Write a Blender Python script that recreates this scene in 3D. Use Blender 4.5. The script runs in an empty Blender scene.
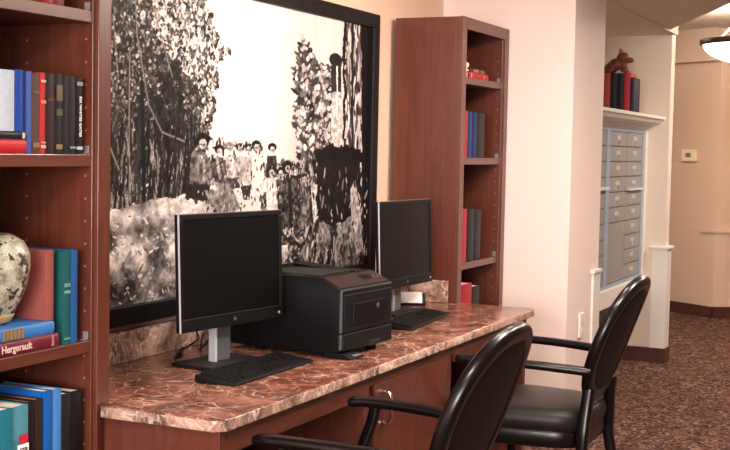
import bpy, bmesh, math, random
import numpy as np
from math import sin, cos, pi, radians, hypot
from mathutils import Vector, Matrix
random.seed(7)
SC = bpy.context.scene
COL = SC.collection

# ------------------------------------------------------------------ helpers
def lin(c):
    o = []
    for v in c:
        v /= 255.0
        o.append(v / 12.92 if v <= .04045 else ((v + .055) / 1.055) ** 2.4)
    return (*o, 1.0)

def mat(name, rgb, rough=.5, metal=0, emit=None, spec=.5, var=0, vscale=30, bump=0, bscale=200, coat=0):
    m = bpy.data.materials.new(name); m.use_nodes = True
    nt = m.node_tree; N = nt.nodes; L = nt.links
    b = N['Principled BSDF']
    b.inputs['Roughness'].default_value = rough
    b.inputs['Metallic'].default_value = metal
    b.inputs['Specular IOR Level'].default_value = spec
    b.inputs['Coat Weight'].default_value = coat
    tc = N.new('ShaderNodeTexCoord')
    if var:
        nz = N.new('ShaderNodeTexNoise'); nz.inputs['Scale'].default_value = vscale; nz.inputs['Detail'].default_value = 4
        L.new(tc.outputs['Object'], nz.inputs['Vector'])
        r = N.new('ShaderNodeValToRGB')
        c = lin(rgb)
        r.color_ramp.elements[0].position = .3; r.color_ramp.elements[1].position = .7
        r.color_ramp.elements[0].color = (*[max(0, x * (1 - var)) for x in c[:3]], 1)
        r.color_ramp.elements[1].color = (*[min(1, x * (1 + var)) for x in c[:3]], 1)
        L.new(nz.outputs['Fac'], r.inputs['Fac']); L.new(r.outputs['Color'], b.inputs['Base Color'])
    else:
        b.inputs['Base Color'].default_value = lin(rgb)
    if bump:
        n2 = N.new('ShaderNodeTexNoise'); n2.inputs['Scale'].default_value = bscale
        L.new(tc.outputs['Object'], n2.inputs['Vector'])
        bp = N.new('ShaderNodeBump'); bp.inputs['Strength'].default_value = bump; bp.inputs['Distance'].default_value = .002
        L.new(n2.outputs['Fac'], bp.inputs['Height']); L.new(bp.outputs['Normal'], b.inputs['Normal'])
    if emit:
        b.inputs['Emission Color'].default_value = lin(emit[0]); b.inputs['Emission Strength'].default_value = emit[1]
    return m

def wood(name, dark, mid, light, stretch=(14, 14, 1.2), rough=.34):
    m = mat(name, mid, rough, coat=.15); nt = m.node_tree; N = nt.nodes; L = nt.links
    b = N['Principled BSDF']; tc = N.new('ShaderNodeTexCoord')
    mp = N.new('ShaderNodeMapping'); mp.inputs['Scale'].default_value = stretch
    L.new(tc.outputs['Object'], mp.inputs['Vector'])
    nz = N.new('ShaderNodeTexNoise'); nz.inputs['Scale'].default_value = 3.2; nz.inputs['Detail'].default_value = 7; nz.inputs['Distortion'].default_value = .6
    L.new(mp.outputs['Vector'], nz.inputs['Vector'])
    r = N.new('ShaderNodeValToRGB'); e = r.color_ramp.elements
    e[0].position = .25; e[0].color = lin(dark); e[1].position = .75; e[1].color = lin(light)
    k = e.new(.5); k.color = lin(mid)
    L.new(nz.outputs['Fac'], r.inputs['Fac']); L.new(r.outputs['Color'], b.inputs['Base Color'])
    return m

def link(name, bm, m, parent=None, smooth=None, org=None):
    if org is not None:
        bmesh.ops.translate(bm, verts=bm.verts, vec=-Vector(org))
    bmesh.ops.recalc_face_normals(bm, faces=bm.faces)
    me = bpy.data.meshes.new(name); bm.to_mesh(me); bm.free()
    if m: me.materials.append(m)
    if smooth is not None:
        me.polygons.foreach_set('use_smooth', [True] * len(me.polygons))
        if smooth < 180: me.set_sharp_from_angle(angle=radians(smooth))
    o = bpy.data.objects.new(name, me); COL.objects.link(o)
    if parent: o.parent = parent
    return o

def tag(o, label=None, cat=None, group=None, kind=None):
    if label: o['label'] = label
    if cat: o['category'] = cat
    if group: o['group'] = group
    if kind: o['kind'] = kind
    return o

def empty(name, loc, label, cat, group=None, rot=(0, 0, 0)):
    o = bpy.data.objects.new(name, None); COL.objects.link(o)
    o.empty_display_size = .05
    o.location = loc; o.rotation_euler = rot
    return tag(o, label, cat, group)

def structure(name, bm, m, smooth=None):
    return tag(link(name, bm, m, None, smooth), kind='structure')

def box(bm, x0, x1, y0, y1, z0, z1, bev=0, seg=2):
    t = bmesh.new()
    bmesh.ops.create_cube(t, size=1)
    bmesh.ops.scale(t, vec=(abs(x1 - x0), abs(y1 - y0), abs(z1 - z0)), verts=t.verts)
    bmesh.ops.translate(t, vec=((x0 + x1) / 2, (y0 + y1) / 2, (z0 + z1) / 2), verts=t.verts)
    if bev:
        bmesh.ops.bevel(t, geom=t.edges[:], offset=bev, segments=seg, profile=.5, affect='EDGES')
    return merge(bm, t)

def merge(bm, t):
    me = bpy.data.meshes.new('tmp'); t.to_mesh(me); t.free(); bm.from_mesh(me); bpy.data.meshes.remove(me)
    return bm

def B(*a, **k):
    return box(bmesh.new(), *a, **k)

def prism(bm, pts, axis, a, b, bev=0, seg=2):
    """extrude a closed 2-D outline along an axis ('x': pts are (y,z), 'y': (x,z), 'z': (x,y))"""
    t = bmesh.new()
    def P(p, h):
        return {'x': (h, p[0], p[1]), 'y': (p[0], h, p[1]), 'z': (p[0], p[1], h)}[axis]
    v0 = [t.verts.new(P(p, a)) for p in pts]; v1 = [t.verts.new(P(p, b)) for p in pts]
    t.faces.new(v0); t.faces.new(v1[::-1]); n = len(pts)
    for i in range(n):
        t.faces.new((v0[i], v0[(i + 1) % n], v1[(i + 1) % n], v1[i]))
    bmesh.ops.recalc_face_normals(t, faces=t.faces)
    if bev:
        bmesh.ops.bevel(t, geom=[e for e in t.edges if e.calc_face_angle(0) > .5], offset=bev, segments=seg, profile=.5, affect='EDGES')
    return merge(bm, t)

def lathe(bm, prof, seg=40, center=(0, 0, 0), lobes=0, depth=0):
    rings = []
    for r, z in prof:
        ring = []
        for i in range(seg):
            a = 2 * pi * i / seg
            k = r * (1 + depth * cos(lobes * a)) if lobes else r
            ring.append(bm.verts.new((center[0] + k * cos(a), center[1] + k * sin(a), center[2] + z)))
        rings.append(ring)
    for a, b in zip(rings, rings[1:]):
        for i in range(seg):
            bm.faces.new((a[i], a[(i + 1) % seg], b[(i + 1) % seg], b[i]))
    if prof[0][0] > 1e-4: bm.faces.new(rings[0][::-1])
    if prof[-1][0] > 1e-4: bm.faces.new(rings[-1])
    bmesh.ops.remove_doubles(bm, verts=bm.verts, dist=1e-6)
    return bm

def catmull(pts, n=8):
    P = [Vector(p) for p in pts]; P = [P[0] * 2 - P[1]] + P + [P[-1] * 2 - P[-2]]
    out = []
    for i in range(1, len(P) - 2):
        for k in range(n):
            t = k / n
            a, b, c, d = P[i - 1], P[i], P[i + 1], P[i + 2]
            out.append(.5 * ((2 * b) + (c - a) * t + (2 * a - 5 * b + 4 * c - d) * t * t + (3 * b - a - 3 * c + d) * t ** 3))
    out.append(P[-2]); return out

def sweep(bm, pts, w, h, up=(0, 0, 1), seg=12, power=3.0, closed=False, scale=None, ups=None):
    """sweep a rounded (superellipse) section, w across and h along 'up'"""
    pts = [Vector(p) for p in pts]; n = len(pts); rings = []
    for i, p in enumerate(pts):
        if closed: d = (pts[(i + 1) % n] - pts[i - 1]).normalized()
        else: d = (pts[min(i + 1, n - 1)] - pts[max(i - 1, 0)]).normalized()
        U = Vector(ups[i]) if ups else Vector(up)
        s = d.cross(U).normalized(); u = s.cross(d).normalized()
        k = scale[i] if scale else 1
        ring = []
        for j in range(seg):
            a = 2 * pi * (j + .5) / seg
            ca, sa = cos(a), sin(a)
            ring.append(bm.verts.new(p + s * (math.copysign(abs(ca) ** (2 / power), ca) * w / 2 * k) + u * (math.copysign(abs(sa) ** (2 / power), sa) * h / 2 * k)))
        rings.append(ring)
    m = n if closed else n - 1
    for i in range(m):
        a, b = rings[i], rings[(i + 1) % n]
        for j in range(seg):
            bm.faces.new((a[j], a[(j + 1) % seg], b[(j + 1) % seg], b[j]))
    if not closed:
        bm.faces.new(rings[0][::-1]); bm.faces.new(rings[-1])
    return bm

def tube(bm, pts, r, seg=8, smooth=True):
    return sweep(bm, catmull(pts) if smooth else pts, 2 * r, 2 * r, up=(.13, .21, .97), seg=seg, power=2)

def text_bm(s, size, depth=.0004):
    cu = bpy.data.curves.new('t', 'FONT'); cu.body = s; cu.size = size; cu.extrude = depth; cu.offset = size * .022
    cu.align_x = 'CENTER'; cu.align_y = 'CENTER'
    o = bpy.data.objects.new('t', cu); COL.objects.link(o)
    dg = bpy.context.evaluated_depsgraph_get()
    me = bpy.data.meshes.new_from_object(o.evaluated_get(dg))
    bm = bmesh.new(); bm.from_mesh(me)
    bpy.data.objects.remove(o); bpy.data.curves.remove(cu); bpy.data.meshes.remove(me)
    return bm

# ------------------------------------------------------------------ materials
CHERRY = wood('cherry_wood', (80, 40, 30), (92, 46, 34), (103, 53, 39))
CHERRY_H = wood('cherry_wood_horizontal', (80, 40, 30), (92, 46, 34), (103, 53, 39), (1.2, 14, 14))
BASEWOOD = wood('baseboard_wood', (60, 32, 26), (76, 41, 32), (90, 50, 40), (1.5, 10, 14))
ESPRESSO = mat('espresso_lacquer', (13, 10, 10), .28, spec=.32, coat=.08)
LEATHER = mat('black_leather', (20, 17, 17), .42, spec=.4, bump=.25, bscale=260, var=.12, vscale=12)
BACKPAD = mat('charcoal_upholstery', (19, 18, 19), .55, spec=.22, bump=.15, bscale=300, var=.1, vscale=20)
WALL = mat('pink_beige_paint', (236, 216, 209), .85, bump=.05, bscale=400)
WALL2 = mat('beige_paint', (226, 210, 194), .85, bump=.05, bscale=400)
PEACH = mat('peach_wall', (232, 198, 176), .85, bump=.05, bscale=400)  # warmer colour on the picture wall
TAN = mat('tan_paint', (212, 184, 162), .85, bump=.05, bscale=400)
CEIL = mat('ceiling_paint', (214, 196, 178), .9, bump=.08, bscale=300)
TRIMW = mat('white_trim_paint', (228, 222, 214), .5)
BLACKP = mat('black_plastic', (12, 12, 14), .45, spec=.22, var=.08, vscale=60)
BLACKM = mat('matte_black_plastic', (14, 14, 16), .55, spec=.2, var=.06, vscale=60)
SCREEN = mat('dark_screen_glass', (7, 7, 8), .35, spec=.22)
SILVER = mat('silver_plastic', (190, 192, 196), .4, metal=.3)
STEEL = mat('grey_stand_metal', (104, 108, 112), .4, metal=.5)
CHROME = mat('brushed_nickel', (205, 200, 192), .2, metal=1)
PAGES = mat('book_pages', (226, 216, 200), .9, var=.06, vscale=200)
KEYM = mat('key_plastic', (13, 13, 14), .5, spec=.25)
WHITEM = mat('white_card', (250, 250, 250), .6)
GOLD = mat('gold_lettering', (176, 146, 92), .5)
INKW = mat('white_lettering', (226, 226, 226), .6)

def marble(name, deep, mid, pale, vein, vein_w=.06, scale=7):
    m = mat(name, mid, .24, coat=.12); nt = m.node_tree; N = nt.nodes; L = nt.links
    b = N['Principled BSDF']; tc = N.new('ShaderNodeTexCoord')
    n0 = N.new('ShaderNodeTexNoise'); n0.inputs['Scale'].default_value = 4; n0.inputs['Detail'].default_value = 6
    L.new(tc.outputs['Object'], n0.inputs['Vector'])
    sub = N.new('ShaderNodeVectorMath'); sub.operation = 'SUBTRACT'; sub.inputs[1].default_value = (.5, .5, .5)
    L.new(n0.outputs['Color'], sub.inputs[0])
    sc = N.new('ShaderNodeVectorMath'); sc.operation = 'SCALE'; sc.inputs['Scale'].default_value = .28
    L.new(sub.outputs[0], sc.inputs[0])
    ad = N.new('ShaderNodeVectorMath'); ad.operation = 'ADD'
    L.new(tc.outputs['Object'], ad.inputs[0]); L.new(sc.outputs[0], ad.inputs[1])
    nz = N.new('ShaderNodeTexNoise'); nz.inputs['Scale'].default_value = 9; nz.inputs['Detail'].default_value = 9; nz.inputs['Roughness'].default_value = .65
    L.new(ad.outputs[0], nz.inputs['Vector'])
    r = N.new('ShaderNodeValToRGB'); e = r.color_ramp.elements
    e[0].position = .33; e[0].color = lin(deep); e[1].position = .7; e[1].color = lin(pale); k = e.new(.5); k.color = lin(mid)
    L.new(nz.outputs['Fac'], r.inputs['Fac'])
    prev = r.outputs['Color']
    for s, w, amt in ((scale, vein_w, .8), (scale * 2.6, vein_w * .9, .55)):
        vo = N.new('ShaderNodeTexVoronoi'); vo.feature = 'DISTANCE_TO_EDGE'; vo.inputs['Scale'].default_value = s
        L.new(ad.outputs[0], vo.inputs['Vector'])
        vr = N.new('ShaderNodeValToRGB'); ve = vr.color_ramp.elements
        ve[0].position = 0; ve[0].color = (1, 1, 1, 1); ve[1].position = w; ve[1].color = (0, 0, 0, 1)
        L.new(vo.outputs['Distance'], vr.inputs['Fac'])
        nm = N.new('ShaderNodeTexNoise'); nm.inputs['Scale'].default_value = s * .8; nm.inputs['Detail'].default_value = 3
        L.new(tc.outputs['Object'], nm.inputs['Vector'])
        mr = N.new('ShaderNodeMapRange'); mr.inputs['From Min'].default_value = .4; mr.inputs['From Max'].default_value = .65
        mr.inputs['To Max'].default_value = amt
        L.new(nm.outputs['Fac'], mr.inputs['Value'])
        mu = N.new('ShaderNodeMath'); mu.operation = 'MULTIPLY'
        L.new(vr.outputs['Color'], mu.inputs[0]); L.new(mr.outputs['Result'], mu.inputs[1])
        mx = N.new('ShaderNodeMixRGB'); mx.inputs['Color2'].default_value = lin(vein)
        L.new(mu.outputs[0], mx.inputs['Fac']); L.new(prev, mx.inputs['Color1']); prev = mx.outputs['Color']
    L.new(prev, b.inputs['Base Color'])
    return m

MARBLE = marble('red_brown_marble', (58, 29, 23), (120, 68, 53), (168, 116, 97), (228, 198, 178), .06, 12)
MARBLE_LIT = marble('red_brown_marble_lit_edge', (70, 44, 36), (168, 128, 112), (220, 186, 170), (244, 228, 218), .10, 22)  # same stone, with the light on upright faces put into a paler colour

def carpet():
    m = mat('patterned_carpet', (110, 75, 65), .95, spec=.1); nt = m.node_tree; N = nt.nodes; L = nt.links
    b = N['Principled BSDF']; tc = N.new('ShaderNodeTexCoord')
    n1 = N.new('ShaderNodeTexNoise'); n1.inputs['Scale'].default_value = 21; n1.inputs['Detail'].default_value = 2; n1.inputs['Distortion'].default_value = 2.2
    n2 = N.new('ShaderNodeTexNoise'); n2.inputs['Scale'].default_value = 190; n2.inputs['Detail'].default_value = 2
    mx = N.new('ShaderNodeMath'); mx.operation = 'MULTIPLY_ADD'; mx.inputs[1].default_value = .35
    for n in (n1, n2): L.new(tc.outputs['Object'], n.inputs['Vector'])
    L.new(n2.outputs['Fac'], mx.inputs[0]); L.new(n1.outputs['Fac'], mx.inputs[2])
    r = N.new('ShaderNodeValToRGB'); e = r.color_ramp.elements
    e[0].position = .53; e[0].color = lin((46, 30, 27)); e[1].position = .86; e[1].color = lin((160, 126, 111))
    k = e.new(.64); k.color = lin((82, 56, 49)); k = e.new(.73); k.color = lin((106, 75, 65))
    L.new(mx.outputs[0], r.inputs['Fac']); L.new(r.outputs['Color'], b.inputs['Base Color'])
    bp = N.new('ShaderNodeBump'); bp.inputs['Strength'].default_value = .6; bp.inputs['Distance'].default_value = .004
    L.new(n2.outputs['Fac'], bp.inputs['Height']); L.new(bp.outputs['Normal'], b.inputs['Normal'])
    return m
CARPET = carpet()

# ------------------------------------------------------------------ setting
H_C = 2.35          # lower ceiling
H_T = 2.66          # raised tray ceiling
YW = 2.46           # picture wall
XP = 6.18           # wall that faces the desk's far end
YP = 1.735          # front of the wall pillar and of the niche
structure('floor', B(-4, 15, -6, 5, -.1, 0), CARPET)
tray_a = (8.56, 1.737); tray_b = (-4, -3.86)
bm = bmesh.new(); prism(bm, [(-4, 5), (6.8, 5), (6.8, YP), tray_a, tray_b], 'z', H_C, H_C + .06)
structure('ceiling', bm, CEIL)
bm = bmesh.new(); prism(bm, [(6.8, YP - .0), (8.84, YP), (8.84, 5), (6.8, 5)], 'z', H_C - .012, H_C + .06)
structure('ceiling_niche', bm, CEIL)
bm = bmesh.new(); box(bm, -4, 15, -6, 5, H_T, H_T + .08)
structure('ceiling_tray', bm, CEIL)
bm = bmesh.new()
d = Vector((tray_b[0] - tray_a[0], tray_b[1] - tray_a[1], 0)).normalized(); nrm = Vector((-d.y, d.x, 0)) * .03
prism(bm, [tray_a, tray_b, (tray_b[0] - nrm.x, tray_b[1] - nrm.y), (tray_a[0] - nrm.x, tray_a[1] - nrm.y)], 'z', H_C + .06, H_T)
structure('trim_1', bm, CEIL)
structure('wall_back', B(-4, XP, YW, YW + .12, 0, H_C), PEACH)
structure('wall_pillar', B(XP, 6.8, YP, 4.9, 0, H_C), WALL)
structure('wall_niche', B(6.8, 8.84, 2.55, 2.67, 0, H_C), WALL2)
structure('wall_end', B(8.84, 8.965, 1.775, 4.9, 0, H_T), WALL2)
structure('wall_left', B(-4.1, -4, -6, 5, 0, H_T), WALL)
structure('wall_front', B(-4, 15, -6.1, -6, 0, H_T), WALL)
# angled walls across the corridor, the recess in the left one and its header
A0 = Vector((13.6, 5.2)); A1 = Vector((11.57, 1.87)); A2 = Vector((11.85, 1.42)); A3 = Vector((13.6, -1.4)); A4 = Vector((13.6, -6))
def wallstrip(name, p, q, off, z0, z1, m, th=.1):
    t = (q - p).normalized(); n = Vector((-t.y, t.x))
    if n.x > 0: n = -n
    bm = bmesh.new(); a = n * off; b = n * (off - th)
    prism(bm, [tuple(p + a), tuple(q + a), tuple(q + b), tuple(p + b)], 'z', z0, z1)
    return structure(name, bm, m)
wallstrip('wall_corridor', A0, A1, 0, 0, H_T, TAN)
wallstrip('wall_header', A0, A1, .10, 2.36, H_T, TAN, .10)
wallstrip('wall_corridor_right', A1, A3, 0, 0, H_T, TAN)
wallstrip('wall_far', A3, A4, 0, 0, H_T, TAN)
wallstrip('baseboard_corridor', A0, A1, .016, 0, .105, BASEWOOD, .016)
wallstrip('baseboard_corridor_right', A1, A3, .016, 0, .105, BASEWOOD, .016)
t1 = (A0 - A1).normalized(); t2 = (A3 - A1).normalized()
n1 = Vector((-t1.y, t1.x)); n1 = n1 if n1.x < 0 else -n1
n2 = Vector((-t2.y, t2.x)); n2 = n2 if n2.x < 0 else -n2
bm = bmesh.new()
tip = A1 - Vector((.014, 0))
wc = [tuple(A1 + t1 * .13), tuple(A1 + t1 * .13 + n1 * .012), tuple(A1 + (n1 + n2).normalized() * .014), tuple(A1 + t2 * .12 + n2 * .012), tuple(A1 + t2 * .12)]
prism(bm, wc, 'z', .105, .79)
wc2 = [tuple(A1 + t1 * .15), tuple(A1 + t1 * .15 + n1 * .03), tuple(A1 + (n1 + n2).normalized() * .035), tuple(A1 + t2 * .14 + n2 * .03), tuple(A1 + t2 * .14)]
prism(bm, wc2, 'z', .79, .812)
structure('trim_2', bm, TAN)
# wall-end and pillar posts with caps, baseboards
bm = bmesh.new(); box(bm, 8.822, 8.975, 1.755, 1.862, .105, .82); box(bm, 8.806, 8.985, 1.738, 1.88, .82, .838, .004)
structure('trim_3', bm, TRIMW)
bm = bmesh.new(); box(bm, 6.66, 6.803, 1.722, 1.80, .105, .825); box(bm, 6.64, 6.81, 1.712, 1.80, .825, .845, .004)
structure('trim_4', bm, TRIMW)
structure('baseboard_niche', B(8.818, 8.98, 1.745, 2.55, 0, .105), BASEWOOD)
structure('baseboard_right', B(XP - .016, XP, YP - .016, YW, 0, .105), BASEWOOD)
structure('baseboard_pillar', B(XP - .016, 6.83, YP - .03, YP, 0, .105), BASEWOOD)
# niche: ledge with crown moulding over the mailboxes, sill under them, recessed panel
bm = bmesh.new()
prof = [(2.55, 1.762), (1.80, 1.762), (1.80, 1.742), (1.815, 1.735), (1.83, 1.715), (1.86, 1.70), (1.895, 1.69), (1.905, 1.675), (1.925, 1.672), (1.925, 1.662), (2.55, 1.662)]
prism(bm, prof, 'x', 6.8, 8.84)
structure('trim_5', bm, TRIMW)
structure('trim_6', B(6.8, 8.84, 1.905, 2.0, .505, .62, .004), TRIMW)
structure('wall_recess', B(6.8, 8.84, 2.12, 2.2, 0, .505), mat('grey_recess_panel', (150, 138, 128), .8))  # recessed panel, greyer and darker than the trim above it
structure('trim_7', B(8.76, 8.84, 1.92, 2.0, .62, 1.662), TRIMW)
MURAL_SHAPES = [('p',[(4.898,2.098),(4.928,2.102),(4.949,1.482),(4.929,1.481)],0.06),('p',[(4.985,2.086),(5.007,2.088),(5.032,1.482),(5.011,1.482)],0.12),('p',[(4.834,1.857),(4.791,1.845),(4.801,1.698),(4.895,1.702),(4.893,1.861)],0.14),('e',(4.838,1.874,0.064,0.03),0.1),('p',[(4.81,1.733),(4.888,1.737),(4.903,1.614),(4.918,1.499),(4.8,1.498)],0.75),('p',[(4.844,1.849),(4.859,1.85),(4.868,1.613),(4.854,1.613)],0.9),('p',[(4.247,1.452),(4.32,1.452),(4.338,1.387),(4.241,1.388)],0.2),('e',(4.286,1.487,0.036,0.017),0.05),('e',(4.29,1.477,0.019,0.013),0.72),('e',(4.287,1.476,0.019,0.003),0.4),('p',[(3.918,1.446),(4.003,1.451),(4.02,1.359),(3.934,1.361)],0.72),('e',(3.959,1.487,0.031,0.016),0.45),('e',(3.959,1.491,0.047,0.006),0.45),('e',(3.962,1.478,0.016,0.012),0.72),('e',(3.96,1.477,0.016,0.003),0.4),('p',[(3.996,1.447),(4.077,1.451),(4.087,1.351),(4.006,1.352)],0.6),('e',(4.039,1.484,0.032,0.017),0.1),('e',(4.039,1.488,0.048,0.006),0.1),('e',(4.042,1.475,0.017,0.012),0.72),('e',(4.039,1.474,0.017,0.003),0.4),('p',[(4.07,1.451),(4.138,1.455),(4.148,1.35),(4.08,1.343)],0.7),('e',(4.099,1.484,0.033,0.017),0.05),('e',(4.102,1.476,0.017,0.012),0.72),('e',(4.099,1.474,0.017,0.003),0.4),('p',[(4.122,1.455),(4.2,1.455),(4.226,1.376),(4.203,1.329),(4.133,1.342)],0.86),('e',(4.16,1.494,0.038,0.019),0.05),('e',(4.163,1.484,0.02,0.014),0.72),('e',(4.16,1.482,0.02,0.003),0.4),('p',[(3.963,1.322),(4.149,1.334),(4.222,1.218),(4.024,1.222)],0.83),('p',[(4.172,1.334),(4.234,1.357),(4.251,1.317),(4.204,1.294)],0.78),('p',[(3.934,1.368),(4.035,1.367),(4.036,1.329),(3.949,1.323)],0.25),('p',[(4.043,1.336),(4.125,1.342),(4.112,1.281),(4.067,1.282)],0.15),('p',[(4.38,1.371),(4.509,1.378),(4.551,1.176),(4.421,1.149)],0.1),('e',(4.413,1.411,0.039,0.019),0.06),('e',(4.413,1.416,0.058,0.007),0.06),('e',(4.417,1.401,0.02,0.014),0.72),('e',(4.413,1.399,0.02,0.003),0.4),('p',[(4.449,1.362),(4.554,1.352),(4.58,1.132),(4.473,1.138)],0.22),('e',(4.482,1.393,0.036,0.017),0.2),('e',(4.482,1.398,0.054,0.006),0.2),('e',(4.486,1.384,0.019,0.013),0.72),('e',(4.482,1.383,0.019,0.003),0.4),('p',[(4.234,1.364),(4.331,1.363),(4.335,1.226),(4.254,1.221)],0.8),('e',(4.281,1.395,0.036,0.017),0.05),('e',(4.284,1.386,0.019,0.013),0.72),('e',(4.281,1.384,0.018,0.003),0.4),('p',[(4.323,1.355),(4.415,1.354),(4.438,1.156),(4.345,1.161)],0.24),('e',(4.355,1.39,0.037,0.018),0.05),('e',(4.358,1.381,0.019,0.013),0.72),('e',(4.355,1.379,0.019,0.003),0.4),('p',[(4.519,1.332),(4.609,1.322),(4.633,1.159),(4.543,1.142)],0.3),('e',(4.563,1.363,0.037,0.017),0.05),('e',(4.566,1.354,0.019,0.013),0.72),('e',(4.563,1.353,0.019,0.003),0.4),('p',[(4.628,1.309),(4.701,1.342),(4.725,1.198),(4.651,1.171)],0.7),('p',[(3.835,1.435),(3.876,1.45),(3.932,1.435),(3.956,1.345),(3.837,1.34)],0.27),('e',(3.889,1.475,0.034,0.018),0.07),('e',(3.889,1.48,0.05,0.006),0.07),('e',(3.892,1.466,0.018,0.013),0.72),('e',(3.889,1.465,0.018,0.003),0.4),('p',[(3.85,1.354),(3.97,1.345),(4.053,1.248),(3.951,1.236)],0.45),('p',[(3.862,1.443),(3.883,1.446),(3.905,1.379),(3.885,1.369)],0.6),('p',[(3.67,1.442),(3.721,1.467),(3.794,1.464),(3.842,1.413),(3.83,1.336),(3.672,1.336)],0.36),('e',(3.773,1.507,0.048,0.026),0.05),('e',(3.773,1.513,0.071,0.009),0.05),('e',(3.777,1.493,0.025,0.019),0.72),('e',(3.773,1.491,0.025,0.004),0.4),('p',[(3.67,1.442),(3.702,1.456),(3.691,1.349),(3.666,1.343)],0.12),('p',[(3.774,1.46),(3.801,1.453),(3.81,1.355),(3.783,1.355)],0.5),('p',[(3.666,1.35),(3.817,1.347),(3.865,1.317),(3.838,1.281),(3.667,1.297)],0.12),('p',[(3.79,1.326),(3.872,1.324),(4.009,1.242),(3.909,1.23),(3.825,1.281)],0.42),('p',[(4.631,1.466),(4.742,1.497),(4.969,1.509),(5.139,1.474),(5.141,1.428),(5.014,1.41),(4.68,1.406)],0.04),('p',[(4.678,1.436),(5.108,1.437),(5.109,1.183),(4.953,1.158),(4.804,1.138),(4.678,1.2)],0.07),('p',[(5.008,1.31),(5.059,1.346),(5.12,1.183),(5.16,1.018),(5.075,0.991),(5.026,1.141)],0.6),('p',[(4.903,1.147),(5.024,1.187),(5.071,1.07),(4.96,0.977),(4.867,1.037)],0.45),('p',[(4.707,1.169),(4.823,1.146),(4.808,1.041),(4.692,1.07)],0.4),('e',(4.398,1.08,0.029,0.008),0.9),('p',[(4.371,1.082),(4.426,1.078),(4.425,1.029),(4.374,1.032)],0.66),('p',[(5.084,2.096),(5.23,2.098),(5.277,0.891),(5.159,0.915)],0.045)]
MURAL_ZONES = {'foliage':[(3.189,1.965),(3.781,2.038),(3.823,1.961),(3.894,1.859),(3.965,1.839),(3.882,1.796),(3.87,1.692),(3.839,1.581),(3.807,1.471),(3.731,1.309),(3.196,1.268)],'rock':[(3.196,1.268),(3.335,1.286),(3.448,1.299),(3.579,1.306),(3.692,1.314),(3.798,1.293),(3.867,1.243),(3.938,1.173),(3.948,0.755),(3.201,0.838)],'debris':[(3.791,1.29),(4.037,1.302),(4.437,1.181),(4.802,1.195),(5.284,1.224),(5.303,0.817),(3.8,0.886)],'conifer':[(4.468,1.806),(4.524,1.95),(4.607,1.891),(4.7,1.847),(4.787,1.827),(4.81,1.472),(4.678,1.436),(4.516,1.436),(4.466,1.601)],'mass':[(3.189,1.965),(3.449,1.997),(3.474,1.873),(3.57,1.807),(3.608,1.734),(3.723,1.727),(3.77,1.651),(3.774,1.471),(3.724,1.309),(3.196,1.268)],'right':[(4.923,2.092),(5.241,2.118),(5.286,1.177),(4.962,1.189)],'bush':[(4.202,1.388),(4.248,1.416),(4.516,1.436),(4.658,1.479),(4.687,1.2),(4.438,1.168),(4.206,1.231)]}
# ------------------------------------------------------------------ mural
def vnoise(x, y, seed):
    rng = np.random.RandomState(seed); T = rng.rand(256, 256)
    xi = np.floor(x).astype(int); yi = np.floor(y).astype(int); fx = x - xi; fy = y - yi
    fx = fx * fx * (3 - 2 * fx); fy = fy * fy * (3 - 2 * fy)
    g = lambda a, b: T[a % 256, b % 256]
    return (g(xi, yi) * (1 - fx) + g(xi + 1, yi) * fx) * (1 - fy) + (g(xi, yi + 1) * (1 - fx) + g(xi + 1, yi + 1) * fx) * fy
def fbm(x, y, seed, o=4):
    s = 0; a = .5; t = 0
    for k in range(o):
        s = s + a * vnoise(x * 2 ** k, y * 2 ** k, seed + k); t += a; a *= .6
    return s / t
def inpoly(X, Z, P):
    r = np.zeros(X.shape, bool); n = len(P)
    for i in range(n):
        x0, y0 = P[i]; x1, y1 = P[i - 1]
        if y0 == y1: continue
        r ^= ((y0 > Z) != (y1 > Z)) & (X < (x1 - x0) * (Z - y0) / (y1 - y0) + x0)
    return r

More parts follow.
